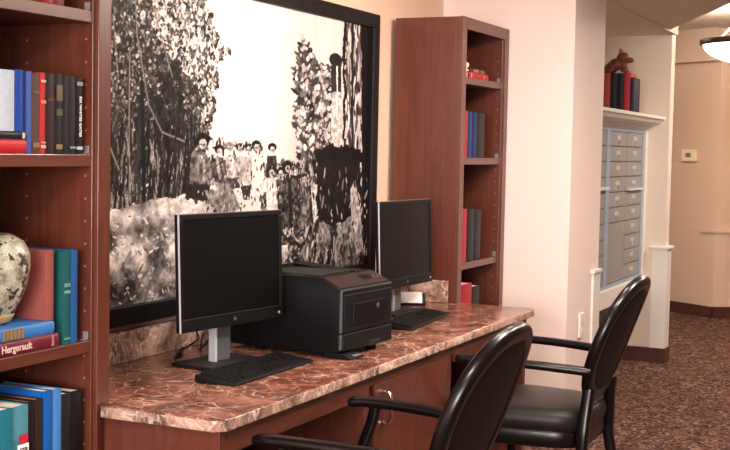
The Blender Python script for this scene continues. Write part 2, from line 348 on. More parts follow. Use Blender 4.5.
MX0, MX1, MZ0, MZ1 = 2.985, 5.205, .95, 2.055
def mural_tones(nx, nz):
    xs = np.linspace(MX0, MX1, nx); zs = np.linspace(MZ0, MZ1, nz)
    X, Z = np.meshgrid(xs, zs); rg = np.random.RandomState(5)
    def dab(T, cx, cz, rx, rz, ang, tone, soft=.35):
        r = max(rx, rz) * 1.1
        i0, i1 = np.searchsorted(xs, (cx - r, cx + r)); j0, j1 = np.searchsorted(zs, (cz - r, cz + r))
        if i0 >= i1 or j0 >= j1: return
        dx = X[j0:j1, i0:i1] - cx; dz = Z[j0:j1, i0:i1] - cz; ca, sa = cos(ang), sin(ang)
        d = ((dx * ca + dz * sa) / rx) ** 2 + ((-dx * sa + dz * ca) / rz) ** 2
        k = np.clip((1 - d) / soft, 0, 1)
        T[j0:j1, i0:i1] = T[j0:j1, i0:i1] * (1 - k) + tone * k
    def scatter(T, poly, n, rx, rz, ang, tone, zr=None, keep=None):
        P = np.array(poly); x0, z0 = P.min(0); x1, z1 = P.max(0)
        px = rg.uniform(x0, x1, n); pz = rg.uniform(z0, z1, n)
        ok = inpoly(px, pz, poly)
        for x, z in zip(px[ok], pz[ok]):
            if keep and rg.rand() > keep(x, z): continue
            k = rg.uniform(.6, 1.4)
            dab(T, x, z, rg.uniform(*rx) * k, rg.uniform(*rz) * k, rg.uniform(*ang), rg.uniform(*tone))
    def line(T, pts, w, tone):
        for a, b in zip(pts, pts[1:]):
            L = hypot(b[0] - a[0], b[1] - a[1]); n = max(2, int(L / (w * .8)))
            for i in range(n):
                t = i / n; dab(T, a[0] + (b[0] - a[0]) * t, a[1] + (b[1] - a[1]) * t, w, w, 0, tone, .6)
    ZN = MURAL_ZONES; TAU = pi
    sk = fbm(X * 3, Z * 2, 3); st = fbm(X * 22, Z * 1.2, 21, 3)
    T = .95 + .04 * sk - .3 * np.clip(st - .52, 0, 1) * np.clip((X - 4.15) * 1.6, 0, 1) - .16 * np.clip((2.0 - Z) * 1.4, 0, 1) * np.clip((X - 3.7) * 1.2, .3, 1) - .10 * np.clip((X - 4.25) * 4, 0, 1)
    wob = lambda s, k: (fbm(X * s, Z * s, 40 + k) - .5)
    # woods on the right
    scatter(T, ZN['right'], 500, (.006, .016), (.012, .05), (-.3, .3), (.05, .4))
    scatter(T, ZN['right'], 150, (.005, .010), (.015, .06), (-.2, .2), (.6, .9))
    scatter(T, ZN['conifer'], 900, (.012, .04), (.005, .012), (-.8, .8), (.04, .42))
    scatter(T, ZN['conifer'], 240, (.008, .02), (.005, .012), (-.8, .8), (.6, .92))
    scatter(T, ZN['bush'], 700, (.008, .022), (.008, .022), (0, TAU), (.04, .4))
    scatter(T, ZN['bush'], 160, (.005, .012), (.006, .016), (0, TAU), (.55, .85))
    # broad-leaved foliage on the left
    m = inpoly(X + .1 * wob(14, 3), Z + .1 * wob(14, 4), ZN['mass'])
    T = np.where(m, .07 + .14 * fbm(X * 30, Z * 30, 10), T)
    scatter(T, ZN['foliage'], 4200, (.006, .017), (.004, .010), (0, TAU), (.04, .34), keep=lambda x, z: .75 if z < 1.75 else .5)
    scatter(T, ZN['foliage'], 2300, (.004, .010), (.003, .007), (0, TAU), (.4, .9), keep=lambda x, z: .16 + .62 * min(1, max(0, (z - 1.5) / .5)) * (.45 + .55 * min(1, max(0, (x - 3.3) / .35))))
    scatter(T, ZN['foliage'], 120, (.010, .026), (.008, .018), (0, TAU), (.86, .99), keep=lambda x, z: max(0, (z - 1.72) / .4))
    scatter(T, ZN['foliage'], 1200, (.003, .008), (.002, .005), (0, TAU), (.3, .62))
    dark = [(3.3, 1.6), (3.62, 1.78), (3.68, 1.5), (3.55, 1.45)]
    scatter(T, dark, 420, (.008, .022), (.006, .014), (0, TAU), (.05, .2))
    low = [(3.19, 1.55), (3.8, 1.55), (3.74, 1.29), (3.2, 1.25)]
    scatter(T, low, 700, (.002, .004), (.02, .06), (-.6, .6), (.32, .72), keep=lambda x, z: .25 + .75 * max(0, (1.5 - z) / .25))
    scatter(T, low, 260, (.003, .007), (.03, .08), (-.25, .25), (.04, .2))
    for pts, w, t in (([(3.36, 1.98), (3.37, 1.85), (3.41, 1.72), (3.44, 1.62), (3.52, 1.53), (3.66, 1.50)], .004, .5), ([(3.33, 1.80), (3.335, 1.3)], .004, .5), ([(3.20, 1.52), (3.28, 1.40)], .004, .55), ([(3.46, 1.95), (3.58, 1.72)], .0035, .5), ([(3.24, 1.9), (3.27, 1.7)], .0035, .5), ([(3.5, 1.3), (3.62, 1.55)], .007, .08), ([(3.42, 1.28), (3.40, 1.7)], .012, .06)): line(T, pts, w, t)
    # ground, brush and the big pale log
    m = inpoly(X, Z + .05 * wob(14, 6), ZN['debris'])
    T = np.where(m, np.clip(.16 + .9 * (fbm(X * 18, Z * 20, 13) - .36), .04, .5), T)
    scatter(T, ZN['debris'], 1300, (.008, .03), (.004, .009), (-.9, .9), (.3, .85))
    scatter(T, ZN['debris'], 900, (.008, .03), (.004, .010), (-.9, .9), (.03, .2))
    m = inpoly(X + .03 * wob(12, 8), Z + .03 * wob(10, 7), ZN['rock'])
    n = fbm(X * 9 - Z * 6, Z * 11 + X * 4, 15, 5)
    sh = np.clip((Z - 1.20) * 8, -1, 1) * .14 - .12 * np.clip((1.12 - Z) * 3, 0, 1)
    T = np.where(m, np.clip(.64 + 1.5 * (n - .5) + .5 * (fbm(X * 34, Z * 38, 77, 3) - .5) + sh, .14, .93), T)
    scatter(T, ZN['rock'], 380, (.005, .016), (.002, .005), (-1.2, .3), (.68, .92))
    scatter(T, ZN['rock'], 700, (.003, .013), (.0015, .004), (-1.2, .3), (.2, .55), keep=lambda x, z: .25 + .75 * max(0, (1.2 - z) / .3))
    scatter(T, ZN['rock'], 240, (.012, .035), (.004, .009), (.5, 1.1), (.28, .52), keep=lambda x, z: max(0, (1.16 - z) / .2) * max(0.15, (x - 3.25) / .3))
    crowd = [(3.72, 1.52), (4.2, 1.50), (4.26, 1.2), (3.85, 1.18), (3.72, 1.3)]
    scatter(T, crowd, 200, (.004, .010), (.006, .016), (-.8, .8), (.06, .25))
    scatter(T, crowd, 200, (.003, .008), (.006, .016), (-.8, .8), (.6, .9))
    grp = [(4.2, 1.42), (4.62, 1.42), (4.66, 1.12), (4.3, 1.12)]
    scatter(T, grp, 160, (.004, .012), (.008, .025), (-.4, .4), (.03, .14))
    scatter(T, grp, 150, (.004, .010), (.006, .020), (-.5, .5), (.45, .8))
    stove = [(4.62, 1.40), (5.2, 1.40), (5.26, .95), (4.55, .95)]
    scatter(T, stove, 420, (.005, .016), (.01, .05), (-.6, .6), (.03, .2))
    scatter(T, stove, 330, (.004, .010), (.01, .045), (-.5, .5), (.4, .85), keep=lambda x, z: .25 + .75 * max(0, (1.25 - z) / .3))
    for s in MURAL_SHAPES:
        if s[0] == 'p':
            rg2 = .05 if s[2] < .08 else .012; fq = 26 if s[2] < .08 else 60
            m = inpoly(X + rg2 * wob(fq, 1), Z + rg2 * wob(fq, 2), s[1])
        else:
            cx, cz, rx, rz = s[1]; m = ((X - cx) / rx) ** 2 + ((Z - cz) / rz) ** 2 < 1
        g = fbm(X * 60, Z * 60, 19, 3)
        T = np.where(m, np.clip(s[2] + (.7 if .15 < s[2] < .82 else .12) * (g - .5), .02, .97), T)
    scatter(T, crowd, 110, (.003, .007), (.004, .012), (-.9, .9), (.08, .3)); scatter(T, crowd, 80, (.002, .005), (.004, .010), (-.9, .9), (.65, .9))
    scatter(T, grp, 60, (.003, .008), (.005, .016), (-.4, .4), (.04, .16)); scatter(T, grp, 55, (.002, .006), (.004, .014), (-.5, .5), (.45, .8))
    scatter(T, stove, 130, (.004, .010), (.008, .03), (-.6, .6), (.03, .16)); scatter(T, stove, 260, (.003, .008), (.008, .03), (-.7, .7), (.3, .75), keep=lambda x, z: .22 + .85 * max(0, (1.2 - z) / .25))
    return X, Z, np.clip(T, .02, 1)

def make_mural():
    root = empty('framed_photograph', (4.11, YW, .89), 'large black-framed historic photograph of loggers hung on the wall above the desk', 'picture')
    org = root.location
    x0, x1, z0, z1 = 2.925, 5.266, .888, 2.115
    w = .066; yf, yb = 2.412, YW
    bm = bmesh.new()
    box(bm, x0, x1, yf, yb, z0, z0 + w, .004); box(bm, x0, x1, yf, yb, z1 - w, z1, .004)
    box(bm, x0, x0 + w, yf, yb, z0 + w - .004, z1 - w + .004, .004); box(bm, x1 - w, x1, yf, yb, z0 + w - .004, z1 - w + .004, .004)
    link('picture_frame', bm, mat('black_frame_paint', (16, 13, 14), .45, spec=.25), root, org=org)
    nx, nz = 600, 400
    X, Z, t = mural_tones(nx, nz)
    me = bpy.data.meshes.new('photo_print')
    co = np.empty((nx * nz, 3), np.float32)
    co[:, 0] = X.ravel() - org.x; co[:, 1] = 2.428 - org.y; co[:, 2] = Z.ravel() - org.z
    i = np.arange((nz - 1) * nx).reshape(nz - 1, nx)[:, :-1].ravel()
    f = np.stack([i, i + 1, i + nx + 1, i + nx], 1)
    me.from_pydata(co, [], f.tolist())
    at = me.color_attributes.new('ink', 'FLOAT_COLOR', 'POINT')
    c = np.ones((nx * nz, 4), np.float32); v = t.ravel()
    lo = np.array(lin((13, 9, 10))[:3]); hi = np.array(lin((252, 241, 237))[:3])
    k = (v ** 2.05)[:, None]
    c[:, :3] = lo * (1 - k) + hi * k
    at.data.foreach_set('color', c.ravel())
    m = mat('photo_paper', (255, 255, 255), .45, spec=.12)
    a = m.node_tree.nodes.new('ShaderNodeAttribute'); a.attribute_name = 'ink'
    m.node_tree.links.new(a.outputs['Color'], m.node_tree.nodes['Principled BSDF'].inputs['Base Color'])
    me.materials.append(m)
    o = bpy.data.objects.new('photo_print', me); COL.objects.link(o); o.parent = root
    link('backing_board', B(x0 + .02, x1 - .02, 2.43, YW, z0 + .02, z1 - .02), BLACKM, root, org=org)
make_mural()

# ------------------------------------------------------------------ bookcases
PEG = mat('peg_sleeve', (136, 104, 92), .5)
CLIP = mat('nickel_clip', (120, 116, 120), .5)
SHELF_Z = (.56, .943, 1.455, 1.845)
def bookcase(x0, x1, yf, label, clips):
    root = empty('bookcase', ((x0 + x1) / 2, (yf + YW) / 2, 0), label, 'bookcase', 'cherry bookcases at the desk ends')
    org = root.location; yb = YW - .03; t = .066; top = 2.126
    for a, b in ((x0, x0 + t), (x1 - t, x1)):
        bm = B(a, b, yf + .012, yb, 0, top - .002, .002); inner = b if a == x0 else a
        s = 1 if a == x0 else -1
        for k in range(29):
            z = .2 + .0622 * k + .014
            for y in (yf + .035, yb - .095):
                tb = bmesh.new(); bmesh.ops.create_cone(tb, cap_ends=True, segments=10, radius1=.004, radius2=.003, depth=.002)
                bmesh.ops.rotate(tb, verts=tb.verts, matrix=Matrix.Rotation(pi / 2 * s, 3, 'Y'))
                bmesh.ops.translate(tb, verts=tb.verts, vec=(inner + s * .0003, y, z))
                for f in tb.faces: f.material_index = 1
                merge(bm, tb)
        sp = link('side_panel', bm, CHERRY, root, org=org); sp.data.materials.append(PEG)
        c, e2 = (a, b - .011) if a == x0 else (a + .011, b)
        bm = B(c, e2, yf, yf + .014, 0, top, .002)
        link('face_stile', bm, CHERRY, root, org=org)
    link('top_panel', B(x0 + t, x1 - t, yf + .012, yb, top - .03, top), CHERRY_H, root, org=org)
    link('face_rail', B(x0 + t - .011, x1 - t + .011, yf + .0, yf + .02, top - .057, top, .002), CHERRY_H, root, org=org)
    link('back_panel', B(x0 + t, x1 - t, yb - .012, yb, .02, top - .03), CHERRY, root, org=org)
    link('base_panel', B(x0 + t, x1 - t, yf + .02, yb - .012, 0, .14), CHERRY_H, root, org=org)
    for z in SHELF_Z:
        sh = link('shelf', B(x0 + t + .001, x1 - t - .001, yf + .014, yb - .013, z - .033, z, .002), CHERRY_H, root, org=org)
        for xx, s in ((x0 + t, 1), (x1 - t, -1)):
            for y in (yf + .03, yb - .10):
                bm = B(xx + s * .001, xx + s * .004, y - .009, y + .009, z + .001, z + .024, .001)
                box(bm, xx + s * .004, xx + s * .014, y - .009, y + .009, z + .0005, z + .003)
                link('shelf_clip', bm, CLIP, sh, org=org)
    return root
bookcase(2.112, 2.790, 2.095, 'cherry bookcase at the left photo edge, holding the pottery vase and many books', True)
bookcase(5.482, 6.16, 2.08, 'cherry bookcase at the far desk end beside the pink wall, mostly empty', True)

# ------------------------------------------------------------------ books
MATC = {}
def cm(rgb, rough=.5):
    k = (rgb, rough)
    if k not in MATC: MATC[k] = mat('book_cloth_%d_%d_%d' % rgb, tuple(v * .68 for v in rgb) if max(rgb) < 66 else tuple(v * .88 for v in rgb), rough, spec=.28, var=.08, vscale=90)
    return MATC[k]
def book(loc, T, D, Hh, rgb, label, group, pages=None, lie=False, rz=0, spine=None, bands=(), title=None, lean=0):
    """T thickness, D depth, Hh height; spine on local -y. lie: laid flat, height along x"""
    rot = (0, lean, rz)
    root = empty('book', loc, label, 'book', group)
    if lie:  # local frame: height along x, thickness along z
        f = lambda x, y, z: (z - Hh / 2, y, x)
    else:
        f = lambda x, y, z: (x - T / 2, y, z)
    root.rotation_euler = rot
    def bx(bm, x0, x1, y0, y1, z0, z1, bev=0):
        a = f(x0, y0, z0); b = f(x1, y1, z1)
        return box(bm, min(a[0], b[0]), max(a[0], b[0]), a[1], b[1], min(a[2], b[2]), max(a[2], b[2]), bev)
    c = .0032
    bm = bmesh.new()
    bx(bm, 0, c, .003, D, 0, Hh, .0006); bx(bm, T - c, T, .003, D, 0, Hh, .0006)
    # rounded spine
    n = 8; pts = []
    for i in range(n + 1):
        a = pi * i / n
        pts.append((T / 2 - cos(a) * T / 2, .006 - sin(a) * min(.007, T * .22)))
    pts += [(T - .002, .008), (.002, .008)]
    t = bmesh.new()
    v0 = [t.verts.new(f(p[0], p[1], 0)) for p in pts]; v1 = [t.verts.new(f(p[0], p[1], Hh)) for p in pts]
    t.faces.new(v0); t.faces.new(v1[::-1])
    for i in range(len(pts)):
        t.faces.new((v0[i], v0[(i + 1) % len(pts)], v1[(i + 1) % len(pts)], v1[i]))
    bmesh.ops.recalc_face_normals(t, faces=t.faces)
    merge(bm, t)
    link('cover', bm, cm(rgb), root)
    bm = bmesh.new(); bx(bm, c, T - c, .007, D - .004, .003, Hh - .003)
    link('page_block', bm, PAGES if pages is None else cm(pages, .85), root)
    ys = -.0012
    for z0, z1, bc in bands:      # stamped bands across the spine
        bm = bmesh.new(); bx(bm, T * .12, T * .88, ys - .0014, .001, z0 * Hh, z1 * Hh)
        link('spine_label', bm, cm(bc), root)
    if title:
        s, size, mm, zc = title
        bm = text_bm(s, size)
        # text lies in xy; put it on the spine
        if lie:
            M = Matrix(((1, 0, 0), (0, 0, -1), (0, 1, 0)))
            bm.transform(M.to_4x4())
            bmesh.ops.translate(bm, verts=bm.verts, vec=(zc * Hh - Hh / 2, -.0026, T / 2))
        else:
            M = Matrix(((0, 1, 0), (0, 0, -1), (-1, 0, 0)))
            bm.transform(M.to_4x4())
            bmesh.ops.translate(bm, verts=bm.verts, vec=(0, -.0028 if T < .03 else -.0065, zc * Hh))
        link('spine_title', bm, mm, root)
    return root

YS = 2.118
def row(g, z, items, y=YS):
    for (x0, x1, h, d, rgb, label, *k) in items:
        kw = k[0] if k else {}
        yy = kw.pop('y', y); zz = kw.pop('z', z)
        book(((x0 + x1) / 2, yy, zz + .0005), x1 - x0 - .0012, d, h, rgb, label, g, **kw)
SZ1, SZ2, SZ3, SZ0 = 1.455, .943, .56, 1.845
G1 = 'books on the middle shelf of the near bookcase'
gold = (150, 124, 80)
# horizontal pair and the books standing on it
book((2.342, YS, SZ1 + .0005), .036, .20, .256, (196, 34, 46), 'red book lying at the bottom of the pair on the upper left shelf', G1, lie=True)
book((2.345, YS - .002, SZ1 + .037), .019, .19, .252, (22, 24, 46), 'thin navy-black book lying on top of the red one, light dot on spine', G1, lie=True, bands=((.93, .955, (210, 205, 190)),))
row(G1, SZ1, [
 (2.352, 2.428, .152, .15, (200, 214, 232), 'wide pale blue-white volume standing on the flat navy book, left photo edge', {'z': SZ1 + .0565}),
 (2.430, 2.462, .155, .15, (16, 66, 160), 'deep blue book standing on the flat navy book, next to the pale volume', {'z': SZ1 + .0565}),
 (2.474, 2.493, .21, .16, (68, 98, 176), 'medium blue book standing on the shelf beside the lying pair', {}),
 (2.494, 2.522, .206, .16, (86, 62, 54), 'brown book between the medium blue and the bright red book', {'bands': ((.08, .14, (150, 116, 84)), (.75, .78, (120, 90, 70)))}),
 (2.523, 2.545, .21, .16, (198, 40, 52), 'bright red slim book with gilt marks among the dark spines', {'bands': ((.07, .11, (226, 190, 160)), (.13, .15, (220, 170, 130)), (.62, .66, (220, 150, 110)), (.88, .91, (226, 190, 160)))}),
 (2.546, 2.583, .21, .16, (58, 32, 34), 'dark maroon-black book just right of the bright red one', {'bands': ((.66, .69, (110, 40, 46)),)}),
 (2.584, 2.612, .211, .16, (34, 34, 36), 'charcoal book with worn gold stamping on its spine', {'bands': ((.06, .12, gold), (.48, .56, (92, 84, 62)), (.66, .86, (104, 96, 70)))}),
 (2.613, 2.639, .209, .16, (30, 31, 36), 'plain black book right of the gold-stamped charcoal one', {}),
 (2.640, 2.667, .208, .16, (38, 38, 42), 'plain dark grey book next to the white-lettered one', {'bands': ((.07, .10, (150, 150, 150)),)}),
 (2.668, 2.697, .207, .16, (18, 18, 22), 'black book with bold white vertical title, last before the side panel', {'title': ('SIX WHITES GATES', .0128, INKW, .49), 'bands': ((.06, .10, (205, 205, 205)), (.89, .94, (150, 150, 154)))}),
])
G2 = 'books on the vase shelf of the near bookcase'
book((2.452, YS - .004, SZ2 + .0005), .036, .235, .285, (112, 26, 46), 'thick maroon book with pale script lettering, bottom of the pile under the vase', G2, lie=True, title=('Hergerault', .026, mat('pale_script', (214, 180, 176), .6), .42), bands=((.9, .925, (176, 120, 120)),))
book((2.437, YS - .002, SZ2 + .037), .034, .232, .282, (58, 128, 206), 'blue book with dull gold lettering lying right under the vase', G2, lie=True, bands=((.30, .33, gold), (.345, .375, gold), (.39, .43, gold), (.445, .475, gold), (.49, .53, gold), (.545, .575, gold)))
row(G2, SZ2, [
 (2.558, 2.592, .186, .13, (158, 84, 78), 'salmon-red book standing on the flat pile right behind the vase', {'y': 2.126, 'z': SZ2 + .0715}),
 (2.602, 2.618, .252, .17, (14, 62, 68), 'dark teal book standing just right of the book pile', {'y': YS + .02}),
 (2.619, 2.649, .25, .19, (26, 94, 96), 'green-teal book with light marks between dark teal and blue spines', {'bands': ((.55, .58, (120, 170, 160)), (.62, .66, (110, 160, 150)), (.05, .07, (110, 160, 150)))}),
 (2.652, 2.681, .252, .19, (32, 96, 158), 'blue book standing nearest the right side panel above the marble counter', {}),
])
G3 = 'books on the lowest visible shelf of the near bookcase'
row(G3, SZ3, [
 (2.345, 2.413, .25, .2, (30, 128, 150), 'large teal book at the bottom left photo edge', {'y': YS - .01}),
 (2.414, 2.483, .247, .2, (86, 160, 178), 'pale teal library book with red and white sticker on spine', {}),
 (2.484, 2.508, .25, .2, (32, 26, 28), 'black book with salmon page edges right of the pale teal one', {'pages': (206, 140, 122)}),
 (2.509, 2.540, .252, .2, (62, 42, 40), 'dark brown book left of the bright blue pair', {'pages': (206, 150, 132)}),
 (2.543, 2.579, .268, .2, (16, 98, 190), 'bright blue book left of its paler blue neighbour, bottom shelf', {}),
 (2.580, 2.616, .266, .2, (74, 140, 212), 'light blue book between bright blue and black, bottom shelf', {}),
 (2.617, 2.657, .247, .2, (40, 38, 40), 'black book beside the light blue one on the bottom shelf', {}),
 (2.658, 2.705, .248, .2, (24, 23, 26), 'widest black book, bottom shelf, against the right side panel', {}),
])
# sticker of the pale teal library book
b = [o for o in COL.objects if o.get('label', '').startswith('pale teal library')][0]
bm = B(-.019, .020, -.0115, -.0085, .02, .150); link('white_sticker', bm, WHITEM, b)
bm = B(-.017, .017, -.0122, -.0112, .152, .176); link('red_sticker', bm, cm((206, 44, 70)), b)
bm = text_bm('CTR', .017); bm.transform(Matrix(((1, 0, 0), (0, 0, -1), (0, 1, 0))).to_4x4()); bmesh.ops.translate(bm, verts=bm.verts, vec=(0, -.0121, .134)); link('sticker_lettering', bm, BLACKM, b)
G0 = 'books on the top shelf of the near bookcase'
row(G0, SZ0, [(2.54, 2.575, .22, .16, (150, 40, 44), 'red book on the top shelf, only its foot in view', {}), (2.576, 2.62, .2, .16, (120, 34, 40), 'dark red book on the top shelf, only its foot in view', {})])
# far bookcase
G4 = 'books in the far bookcase'
YR = 2.102
book((5.775, YR, SZ0 + .0005), .028, .15, .28, (206, 38, 44), 'red book lying flat on the top shelf of the far bookcase', G4, lie=True, bands=((.1, .13, (236, 200, 190)), (.75, .78, (230, 120, 110))))
book((5.775, YR + .004, SZ0 + .029), .018, .14, .23, (84, 46, 42), 'slim brown book lying on the flat red one, far bookcase', G4, lie=True, bands=((.2, .5, (170, 120, 100)), (.62, .8, (150, 100, 84))))
row(G4, SZ1, [(5.568, 5.640, .228, .16, (186, 40, 46), 'red upright book, middle shelf of the far bookcase', {}),
 (5.642, 5.700, .226, .16, (28, 56, 118), 'royal blue upright book next to the red one, middle shelf of far bookcase', {}),
 (5.702, 5.770, .224, .16, (24, 48, 104), 'second blue upright book, middle shelf of far bookcase', {}),
 (5.772, 5.885, .222, .16, (38, 40, 52), 'wide dark slate upright volume ending the row on the far middle shelf', {})], y=YR)
row(G4, SZ2, [(5.572, 5.660, .262, .16, (196, 36, 48), 'tall red upright book, shelf just above the counter, far bookcase', {}),
 (5.664, 5.765, .258, .16, (30, 32, 44), 'navy-black upright book beside the tall red one', {}),
 (5.767, 5.865, .252, .16, (40, 42, 50), 'dark grey upright volume at the right of the tall red book row', {})], y=YR)
row(G4, SZ3, [(5.60, 5.755, .272, .16, (184, 28, 48), 'crimson book whose top just shows above the far counter end', {}),
 (5.757, 5.87, .25, .16, (46, 34, 36), 'dark book beside the crimson one at counter level, far bookcase', {})], y=YR)
lab = empty('figurine', (5.60, YR + .012, SZ0 + .0291), 'small cream knob-like ornament standing on the red book, far bookcase', 'ornament')
bm = bmesh.new(); lathe(bm, [(0, 0), (.018, 0), (.014, .006), (.011, .012), (.02, .022), (.022, .032), (.016, .042), (0, .046)], 20); link('ornament_body', bm, mat('cream_ceramic', (236, 216, 196), .3), lab, 60)
# ------------------------------------------------------------------ vase on the book pile
def vase():
    root = empty('pottery_vase', (2.436, 2.230, SZ2 + .0715), 'cream speckled lobed pottery vase standing on the blue and maroon books', 'vase')
    prof = [(0, 0), (.060, 0), (.066, .005), (.078, .03), (.098, .07), (.112, .11), (.119, .15), (.117, .185), (.102, .215), (.074, .232), (.050, .232), (.044, .222), (.046, .16), (0, .02)]
    bm = bmesh.new(); lathe(bm, prof, 64, lobes=5, depth=.035)
    m = mat('speckled_glaze', (206, 206, 186), .35, coat=.3); nt = m.node_tree; N = nt.nodes; L = nt.links; b = N['Principled BSDF']
    tc = N.new('ShaderNodeTexCoord')
    n1 = N.new('ShaderNodeTexNoise'); n1.inputs['Scale'].default_value = 32; n1.inputs['Detail'].default_value = 6; n1.inputs['Roughness'].default_value = .7
    n2 = N.new('ShaderNodeTexNoise'); n2.inputs['Scale'].default_value = 64; n2.inputs['Detail'].default_value = 4
    n3 = N.new('ShaderNodeTexNoise'); n3.inputs['Scale'].default_value = 9; n3.inputs['Detail'].default_value = 2
    for n in (n1, n2, n3): L.new(tc.outputs['Object'], n.inputs['Vector'])
    r = N.new('ShaderNodeValToRGB'); e = r.color_ramp.elements
    e[0].position = .38; e[0].color = lin((112, 100, 78)); e[1].position = .6; e[1].color = lin((190, 192, 176)); L.new(n1.outputs['Fac'], r.inputs['Fac'])
    ad = N.new('ShaderNodeMath'); ad.operation = 'MULTIPLY_ADD'; ad.inputs[1].default_value = .7; L.new(n3.outputs['Fac'], ad.inputs[0]); L.new(n2.outputs['Fac'], ad.inputs[2])
    r2 = N.new('ShaderNodeValToRGB'); e = r2.color_ramp.elements; e[0].position = .9; e[0].color = (0, 0, 0, 1); e[1].position = .95; e[1].color = (1, 1, 1, 1); L.new(ad.outputs[0], r2.inputs['Fac'])
    mx = N.new('ShaderNodeMixRGB'); mx.inputs['Color2'].default_value = lin((52, 42, 38)); L.new(r2.outputs['Color'], mx.inputs['Fac']); L.new(r.outputs['Color'], mx.inputs['Color1'])
    L.new(mx.outputs['Color'], b.inputs['Base Color'])
    link('vase_body', bm, m, root, 70)
    bm = bmesh.new(); lathe(bm, [(.0672, .0045), (.0705, .010), (.075, .018), (.0785, .026), (.077, .028), (.070, .016)], 64, lobes=5, depth=.035)
    link('foot_rim', bm, mat('tan_glaze', (170, 142, 96), .4), root, 70)
vase()

# ------------------------------------------------------------------ marble counter
def counter():
    root = empty('countertop', (4.1, 2.07, .73), 'red-brown veined marble countertop with backsplash running between the two bookcases', 'countertop')
    org = root.location
    def corner(cx, cy, r, a0, a1, n=6):
        return [(cx + r * cos(a0 + (a1 - a0) * i / n), cy + r * sin(a0 + (a1 - a0) * i / n)) for i in range(n + 1)]
    x0, x1, y0 = 2.737, 5.470, 1.690
    out = corner(x0 + .045, y0 + .045, .045, pi, 1.5 * pi) + corner(5.502 - .035, y0 + .035, .035, 1.5 * pi, 2 * pi)
    out += [(5.502, 2.072), (x1, 2.072), (x1, 2.44), (2.796, 2.44), (2.796, 2.086), (x0, 2.086)]
    bm = bmesh.new(); prism(bm, out, 'z', .7255, .76, .005, 3)
    slab = link('slab', bm, MARBLE, root, org=org, smooth=35); slab.data.materials.append(MARBLE_LIT)
    for f in slab.data.polygons: f.material_index = 1 if abs(f.normal.z) < .6 else 0
    link('backsplash', B(2.796, x1, 2.438, YW - .001, .76, .866, .003), MARBLE_LIT, root, org=org)
    link('side_splash', B(x1 - .018, x1, 2.118, 2.437, .76, .866, .003), MARBLE_LIT, root, org=org)
    return root
counter()

def desk():
    root = empty('desk', (4.1, 1.9, 0), 'cherry desk frame under the marble counter with end panels and aprons over the leg spaces', 'desk')
    org = root.location
    link('end_panel', B(2.752, 2.782, 1.706, 2.082, 0, .7245, .002), CHERRY, root, org=org)
    link('end_panel', B(5.375, 5.405, 1.706, 2.43, 0, .7245, .002), CHERRY, root, org=org)
    link('apron', B(2.783, 3.700, 1.709, 1.729, .655, .7245, .002), CHERRY_H, root, org=org)
    link('apron', B(4.502, 5.374, 1.709, 1.729, .655, .7245, .002), CHERRY_H, root, org=org)
    link('modesty_panel', B(2.800, 3.699, 2.30, 2.318, .02, .7245), CHERRY_H, root, org=org)
    link('modesty_panel', B(4.503, 5.374, 2.30, 2.318, .02, .7245), CHERRY_H, root, org=org)
    c = empty('desk_cabinet', (4.1, 1.9, 0), 'cherry base cabinet under the middle of the marble counter, below the printer', 'cabinet')
    org = c.location
    bm = bmesh.new(); box(bm, 3.702, 4.5, 1.724, 2.43, .08, .7245, .002); box(bm, 3.73, 4.47, 1.78, 2.42, 0, .08)
    link('cabinet_body', bm, CHERRY, c, org=org)
    link('face_rail', B(3.702, 4.5, 1.711, 1.7235, .69, .7245, .001), CHERRY_H, c, org=org)
    bm = bmesh.new(); dx0, dx1, dz0, dz1 = 3.746, 4.45, .09, .688
    box(bm, dx0, dx1, 1.708, 1.7235, dz0, dz1, .002)
    dr = link('door', bm, CHERRY, c, org=org)
    bm = bmesh.new(); tube(bm, [(3.812, 1.706, .655), (3.812, 1.685, .65), (3.812, 1.676, .63), (3.812, 1.674, .60), (3.812, 1.676, .57), (3.812, 1.685, .55), (3.812, 1.706, .545)], .007, 10)
    link('handle', bm, CHROME, dr, 180, org=org)
desk()

